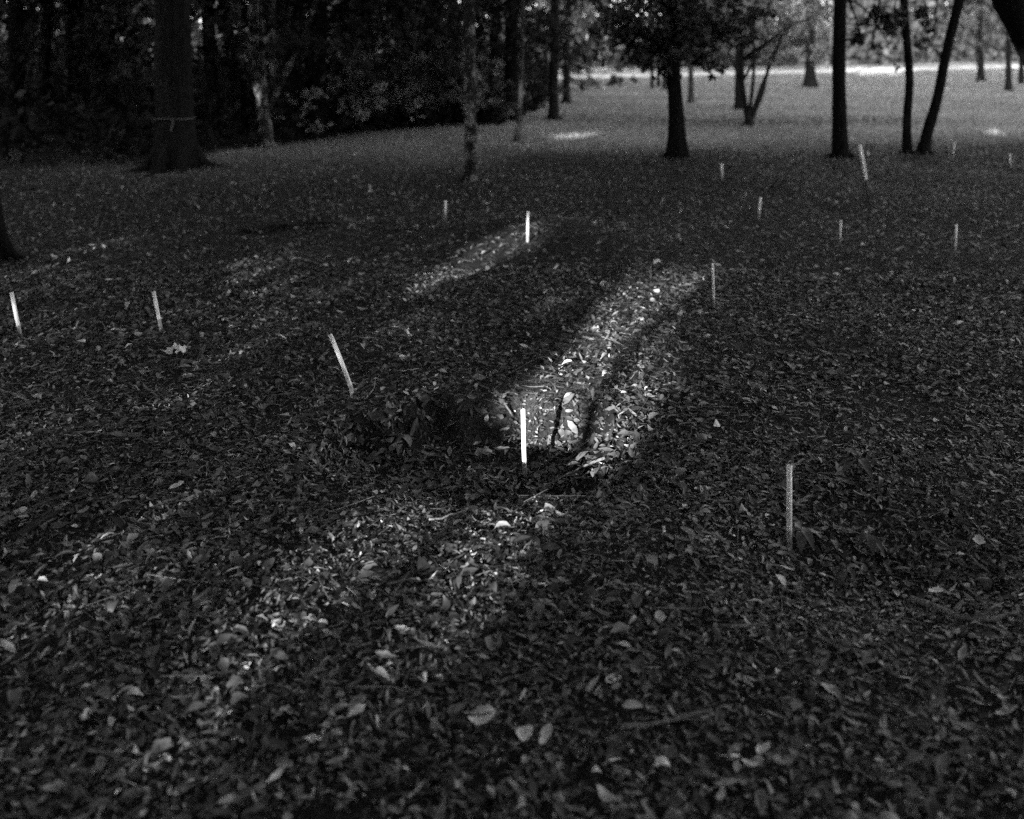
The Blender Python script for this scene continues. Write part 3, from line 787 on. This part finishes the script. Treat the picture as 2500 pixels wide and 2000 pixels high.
SG = 'white marker stakes set out over the ground'
def stake(pts, wpx, label, bend=False):
    bx, by = pts[-1]; q = ground(bx, by); d = q.y
    path = [at(x_, y_, d) for x_, y_ in pts]
    if bend: p, _ = smooth_path(path, .03)
    else: p = path
    p = p + [p[-1] + (p[-1] - p[-2]).normalized() * .06]
    root_b = q
    mb = MB(); pl = [Vector(v_) - q for v_ in p][::-1]
    # a few rings so that the surface is not one long quad
    if len(pl) == 3: pl = [pl[0], pl[1], pl[1].lerp(pl[2], .5), pl[2]]
    pipe(mb, pl, .92 * wpx * d / F / 2)
    o = mb.build('marker_stake', M['pipe']); o.location = q
    tag(o, label, 'stake', SG)
    me_ = o.data
    return o
stake([(28, 714), (50, 821)], 9.5, 'white stake tilted left, nearest the left edge of the clearing')
stake([(375, 712), (393, 804)], 9, 'white stake tilted left just behind the crumpled pale paper')
stake([(806, 817), (829, 872), (849, 925), (857, 948), (861, 970)], 11.5, 'white stake bent near its foot and leaning left, beside the hollow', True)
stake([(1277, 1000), (1279, 1090), (1282, 1166)], 12, 'bright white upright stake standing in the sunlit hollow')
stake([(1927, 1136), (1927, 1338)], 14.5, 'tallest nearest white stake, speckled with dirt, right foreground')
stake([(1088, 490), (1086, 538)], 7, 'short white stake on flat ground just left of the mound')
stake([(1289, 517), (1288, 592)], 7, 'white stake on top of the small sunlit mound')
stake([(1740, 643), (1743, 754)], 6.5, 'slim white stake between the sunlit patch and the right hollow, alone')
stake([(1857, 482), (1852, 536)], 6, 'short white stake leaning slightly right, behind the slim lone one')
stake([(2053, 537), (2051, 597)], 5, 'thin white stake below the thick black trunk, midway to the foreground')
stake([(2335, 548), (2332, 620)], 5.5, 'thin white stake furthest right in the middle distance')
stake([(1762, 400), (1763, 442)], 5, 'small white stake right of the low crowned tree')
stake([(2119, 370), (2120, 388)], 3.5, 'tiny grey stake stub just right of the long leaning stake')
stake([(2331, 347), (2325, 390)], 3.2, 'tiny grey stake right of the curved leaning tree')
stake([(2466, 376), (2467, 411)], 3.8, 'tiny pale stake near the far right edge')
stake([(1620, 483), (1613, 499)], 4, 'tiny stub of a tilted stake below the low crowned tree')
# long leaning one: white above, dark rod below
q = ground(2121, 490); d = q.y
root = empty('marker_stake', q); tag(root, 'long leaning stake, white above and dark below, in front of the thick black trunk', 'stake', SG)
mb = MB(); pipe(mb, [at(2114, 439, d) - q, at(2107, 396, d) - q, at(2099, 355, d) - q], 8.5 * d / F / 2); mb.build('white_sleeve', M['pipe'], root)
mb = MB(); pipe(mb, [at(2123, 505, d) - q, at(2120, 480, d) - q, at(2111, 425, d) - q], 5.5 * d / F / 2, False); mb.build('rod', M['rod'], root)
# round pale marker beside the sapling
q = ground(1259, 342); d = q.y
root = empty('round_marker', q); tag(root, 'small pale round marker on a thin wire beside the pale sapling', 'marker')
mb = MB(); c = at(1259, 305, d) - q
pipe(mb, [c + Vector((0, -.006, 0)), c + Vector((.0001, .006, 0))], .001, False, 8)
an = np.linspace(0, 2 * np.pi, 20, endpoint=False)
mb = MB(); rim = [(c.x + .036 * math.cos(a_), s__, c.z + .036 * math.sin(a_)) for s__ in (-.012, -.004) for a_ in an]
k = np.arange(20)
mb.add(rim, [np.array([list(k[::-1])]), np.array([list(k + 20)]), np.stack([k, np.roll(k, -1), np.roll(k, -1) + 20, k + 20], -1)])
mb.build('disc', M['paper'], root, False)
mb = MB(); tube(mb, [(0, 0, -.05), (0, 0, .1), (c.x, 0, c.z)], [.004] * 3, 6); mb.build('wire', M['rod'], root)

# ribbons tied round trunks
def ribbon(px, py, d, rx, label, tail=None):
    c = at(px, py, d); root = empty('marking_ribbon', c); tag(root, label, 'ribbon', 'ribbons tied round trunks')
    mb = MB(); n_ = 28; V = []
    for s__ in (-.008, .008):
        for j in range(n_):
            a_ = 2 * math.pi * j / n_
            V.append((rx * math.cos(a_), rx * math.sin(a_), s__ + .006 * math.sin(3 * a_)))
    k = np.arange(n_); kn = np.roll(k, -1)
    mb.add(V, [np.stack([k, kn, kn + n_, k + n_], -1)])
    mb.build('band', M['ribbon'], root)
    if tail:
        tm = MB(); tx = tail * rx; ty = -math.sqrt(max(rx * rx - tx * tx, 0)) - .004
        V = []
        for i_ in range(6):
            z_ = -.03 * i_
            V += [(tx - .011 + .008 * math.sin(i_), ty - .004 * i_, z_), (tx + .011 + .008 * math.sin(i_), ty - .006 * i_, z_ - .004)]
        k = np.arange(12).reshape(6, 2)
        tm.add(V, [np.stack([k[:-1, 0], k[:-1, 1], k[1:, 1], k[1:, 0]], -1)]); tm.build('loose_end', M['ribbon'], root)
ribbon(425, 287, b1.y, .262, 'ribbon with a hanging end tied round the huge old tree', .25)
ribbon(643, 265, b2.y, .105, 'pale ribbon tied round the forked tree below its fork', .7)
q = ground(1352, 291); ribbon(1352, 225, q.y, .099, 'thin ribbon tied round the front trunk of the close pair')

# ------------------------------------------------------------------ sticks, scraps and seedlings on the ground
def stick(pts, r0, mat, label, twigs=0, seed=1, lift=.02, grp='fallen sticks on the ground'):
    P = [ground(*p_) + Vector((0, 0, lift)) for p_ in pts]; q = P[0].copy()
    p, par = smooth_path([v_ - q for v_ in P], .04)
    r = random.Random(seed); p = [v_ + Vector((r.gauss(0, .004), r.gauss(0, .004), r.gauss(0, .003))) for v_ in p]
    mb = MB(); tube(mb, p, list(np.linspace(r0, r0 * .45, len(p))), 8, 0, 1, 5, .10, seed)
    for _ in range(twigs):
        i_ = r.randrange(len(p) // 4, len(p) - 1); a_ = r.uniform(0, 6.28); ln = r.uniform(.06, .16)
        e = p[i_] + Vector((math.cos(a_), math.sin(a_), .12)) * ln
        tube(mb, [p[i_], p[i_].lerp(e, .5) + Vector((0, 0, .01)), e], [r0 * .5, r0 * .35, r0 * .15], 5, 0, 1, 5, .08, seed)
    o = mb.build('fallen_stick', M[mat]); o.location = q
    return tag(o, label, 'stick', grp)
stick([(590, 568), (680, 560), (760, 553), (848, 548)], .028, 'wood_dark', 'dark fallen branch lying left of the two far stakes', 5, 1, .03)
stick([(1505, 1806), (1580, 1796), (1660, 1786), (1742, 1765)], .006, 'wood', 'long thin stick at the bottom, right of the pale curled leaves', 1, 2, .03)
stick([(1762, 1555), (1815, 1554), (1872, 1552)], .006, 'wood', 'short straight pale stick below the nearest tall stake', 0, 3, .03)
stick([(2225, 1485), (2300, 1515), (2390, 1540), (2482, 1515)], .011, 'wood', 'curved knobbly branch near the right edge foreground', 4, 4, .03)
stick([(30, 1325), (110, 1275), (180, 1245), (245, 1225)], .017, 'wood_dark', 'dark half buried branch at the left edge', 2, 5, .012)
stick([(1635, 1515), (1690, 1506), (1745, 1512)], .004, 'wood', 'forked little twig left of the short straight stick', 2, 6, .025)
stick([(1570, 702), (1640, 698), (1690, 700)], .014, 'wood_dark', 'short dark log near the slim lone stake', 0, 7, .015)
stick([(465, 775), (500, 778), (522, 797)], .006, 'wood', 'bent pale twig right of the tilted stake by the paper', 0, 8, .02)
stick([(1205, 965), (1235, 1005), (1252, 1030)], .007, 'wood', 'broken root poking from the earth wall of the hollow', 1, 9, .03)
stick([(1050, 1283), (1080, 1281), (1118, 1274)], .005, 'wood', 'short light stick in front of the hollow', 0, 10, .025)
stick([(0, 965), (40, 975), (75, 1000)], .009, 'wood', 'pale stick at the left edge behind the dark branch', 1, 11, .02)
stick([(1480, 1135), (1420, 1160), (1350, 1195), (1290, 1215)], .006, 'wood', 'sunlit thin stick along the front rim of the hollow', 1, 12, .03)
stick([(700, 713), (742, 712), (768, 714)], .005, 'wood', 'faint short stick left of the mound', 0, 13, .02)

# crumpled pale paper
q = ground(428, 868); d = q.y
mb = MB(); gx, gy = np.meshgrid(np.linspace(-1, 1, 9), np.linspace(-1, 1, 7)); r_ = np.random.default_rng(5)
zz = .025 + .02 * r_.random(gx.shape) + .018 * np.sin(3 * gx + 1) * np.cos(2 * gy)
px_ = gx * .055 * (1 + .25 * r_.normal(0, .5, gx.shape)) + gy * .015; py_ = gy * .05 + r_.normal(0, .006, gx.shape)
k = np.arange(63).reshape(7, 9); Q = np.stack([k[:-1, :-1], k[:-1, 1:], k[1:, 1:], k[1:, :-1]], -1).reshape(-1, 4)
Q = np.delete(Q, [0, 5, 7, 40, 47], 0)
mb.add(np.stack([px_, py_, zz], -1).reshape(-1, 3), [Q])
o = mb.build('paper_scrap', M['paper'], None, False); o.location = q; tag(o, 'crumpled pale paper scrap in front of the tilted left stake', 'paper scrap')
q = ground(309, 763); mb = MB()
mb.add([(-.012, 0, .06), (.022, 0, .066), (.004, .004, .03), (-.008, .006, .0), (.006, -.002, .05)], [np.array([(0, 4, 1), (0, 3, 4), (3, 2, 4), (4, 2, 1)])])
o = mb.build('paper_scrap', M['paper'], None, False); o.location = q; tag(o, 'tiny upright white scrap left of the tilted stake by the crumpled paper', 'paper scrap')

# large pale dead leaves lying on top
PL = [(1182, 1795, .075, .026, 2.2, 1.9, .42, 'strongly curled pale leaf at the bottom of the picture'), (1280, 1826, .042, .036, .3, .5, .42, 'round pale leaf at the bottom, right of the curled one'),
      (1332, 1830, .07, .026, .5, .3, .3, 'pointed pale leaf at the bottom, right of the round one'), (870, 1770, .05, .018, .3, .1, .3, 'bright oblong pale leaf at bottom left of the curled one'),
      (1340, 1268, .075, .03, .5, 0., .22, 'light leaf in front of the hollow below the white stake'), (945, 1632, .06, .02, .6, 3., .25, 'pale curled pair of leaf bits above the oblong leaf'),
      (1058, 1608, .08, .018, .5, .2, .25, 'long pale ragged leaf left of the foreground seedling'), (430, 1210, .06, .03, .7, .9, .38, 'pale folded leaf in the left foreground'),
      (2285, 1470, .05, .03, .7, 2.6, .4, 'pale leaf beside the knobbly right branch'), (2390, 1345, .05, .035, 1.1, 1.2, .35, 'large curled leaf near the right edge, above the knobbly branch'),
      (1188, 1125, .085, .036, 1.3, 1.2, .10, 'large upturned leaf left of the bright stake in the hollow'), (1225, 1115, .07, .03, .8, .4, .12, 'large leaf between the upturned one and the bright stake'),
      (1048, 1130, .075, .03, 1.1, 2.2, .09, 'large dark drooping leaf at the left of the hollow floor'), (1400, 1060, .07, .028, .9, .9, .2, 'pale leaf on the sunlit right slope of the hollow'),
      (585, 1742, .05, .042, .4, 1.3, .16, 'broad oval leaf lying flat at lower left'), (395, 1860, .045, .034, .9, .7, .12, 'blurred round leaf at the very lower left')]
for k, (px, py, ln, wd, cu, an_, tn, lab) in enumerate(PL):
    q = ground(px, py); nu = 9
    v_, f_, t_ = leaf_batch(np.array([q.x]), np.array([q.y]), np.array([ln * 1.15]), np.array([wd * 1.2]), np.array([cu]), np.array([.35]), np.array([.032]), np.array([.12]), np.array([tn]), nu, 900 + k, .6)
    v_ = v_ - np.array(q)
    mb = MB(); mb.add(v_, [f_], t_); o = mb.build('fallen_leaf', M['litter']); o.location = q
    tag(o, lab, 'dead leaf', 'larger pale leaves on top of the litter')

def seedling(px, py, n, ln, h, lab, sd, tn=.07, up=.35):
    q = ground(px, py); root = empty('seedling', q); tag(root, lab, 'seedling', 'seedlings in the leaf litter')
    r = random.Random(sd); sm = MB(); tip = Vector((r.uniform(-.01, .01), 0, h))
    tube(sm, [(0, 0, -.02), (tip.x * .5, 0, h * .5), tip], [.0025, .002, .0015], 6); sm.build('stem', M['wood_dark'], root)
    for k in range(n):
        a_ = 2 * math.pi * k / n + r.uniform(-.3, .3); z0 = h * r.uniform(.55, 1.)
        dr = Vector((math.cos(a_), math.sin(a_), 0)); sd_ = Vector((-dr.y, dr.x, 0)); L0 = ln * r.uniform(.7, 1.15)
        V = []
        for i_ in range(7):
            u_ = i_ / 6; w_ = .2 * L0 * math.sin(math.pi * min(.985, u_ * .96 + .02)) ** .8
            c_ = Vector((tip.x * z0 / h, 0, z0)) + dr * L0 * u_ * .95 + Vector((0, 0, L0 * (up * u_ - .75 * u_ * u_)))
            V += [tuple(c_ - sd_ * w_ + Vector((0, 0, w_ * .35))), tuple(c_), tuple(c_ + sd_ * w_ + Vector((0, 0, w_ * .35)))]
        kk = np.arange(21).reshape(7, 3)
        lm = MB(); lm.add(V, [np.stack([kk[:-1, :-1], kk[:-1, 1:], kk[1:, 1:], kk[1:, :-1]], -1).reshape(-1, 4)], tn * r.uniform(.7, 1.3))
        lm.build('leaf', M['litter'], root)
seedling(1330, 1515, 7, .06, .05, 'small seedling with radiating leaves in the central foreground', 1, .09)
seedling(2090, 1180, 8, .10, .12, 'taller broad leaved seedling in the right hollow behind the nearest stake', 2, .05)
seedling(1960, 1330, 6, .085, .06, 'broad leaved seedling hugging the foot of the nearest tall stake', 3, .06)
seedling(2125, 1370, 7, .07, .10, 'dark seedling right of the nearest tall stake', 4, .035)
seedling(2065, 1420, 6, .06, .05, 'low dark seedling in front of the right hollow', 5, .04)
seedling(1330, 1290, 5, .06, .04, 'sunlit seedling just below the front rim of the hollow', 8, .13)

# grass tuft at the left
q = ground(180, 1000); mb = MB(); r = random.Random(8)
for k in range(34):
    a_ = r.uniform(0, 6.28); h = r.uniform(.07, .16); ln = r.uniform(.15, .5) * h; b0 = Vector((r.gauss(0, .012), r.gauss(0, .012), -.005))
    dv = Vector((math.cos(a_), math.sin(a_), 0)); sv = Vector((-dv.y, dv.x, 0)) * .0016
    c1 = b0 + dv * ln * .35 + Vector((0, 0, h * .6)); c2 = b0 + dv * ln + Vector((0, 0, h))
    mb.add([tuple(b0 - sv), tuple(b0 + sv), tuple(c1 + sv), tuple(c1 - sv), tuple(c2)], [np.array([(0, 1, 2, 3)]), np.array([(3, 2, 4)])], .035)
o = mb.build('grass_tuft', M['grass'], None, False); o.location = q; tag(o, 'dark upright grass tuft in the leaf litter near the left edge', 'grass tuft')

# ------------------------------------------------------------------ light, sky, camera
w_ = bpy.data.worlds.new('World'); sc.world = w_; w_.use_nodes = True
nt = w_.node_tree; bg = nt.nodes['Background']
sky = nt.nodes.new('ShaderNodeTexSky'); sky.sky_type = 'NISHITA'; sky.sun_disc = False
sky.sun_elevation = SUN_EL; sky.sun_rotation = math.radians(205)
bwn = nt.nodes.new('ShaderNodeRGBToBW')
nt.links.new(sky.outputs[0], bwn.inputs[0]); nt.links.new(bwn.outputs[0], bg.inputs['Color'])
bg.inputs['Strength'].default_value = .15
sl = bpy.data.lights.new('sun', 'SUN'); sl.energy = 3.4; sl.angle = math.radians(.5); sl.color = (1, 1, 1)
so = bpy.data.objects.new('sun', sl); C.objects.link(so); so.location = (-20, -40, 20)
so.rotation_euler = Vector((SA * math.cos(SUN_EL), CA * math.cos(SUN_EL), -math.sin(SUN_EL))).to_track_quat('-Z', 'Y').to_euler()

cam = bpy.data.cameras.new('camera'); co = bpy.data.objects.new('camera', cam); C.objects.link(co)
co.location = (0, 0, HC); co.rotation_euler = (math.pi / 2, 0, 0)
cam.sensor_width = 36; cam.lens = 36 * F / 2500; cam.shift_y = -(1000 - YH) / 2500
cam.clip_start = .05; cam.clip_end = 2000
cam.dof.use_dof = True; cam.dof.focus_distance = 4.1; cam.dof.aperture_fstop = 1.7
sc.camera = co
sc.view_settings.view_transform = 'Standard'; sc.view_settings.look = 'None'; sc.view_settings.gamma = 1
sc.view_settings.exposure = EXPOSURE
sc.cycles.use_denoising = False
sc.cycles.max_bounces = 6; sc.cycles.diffuse_bounces = 3
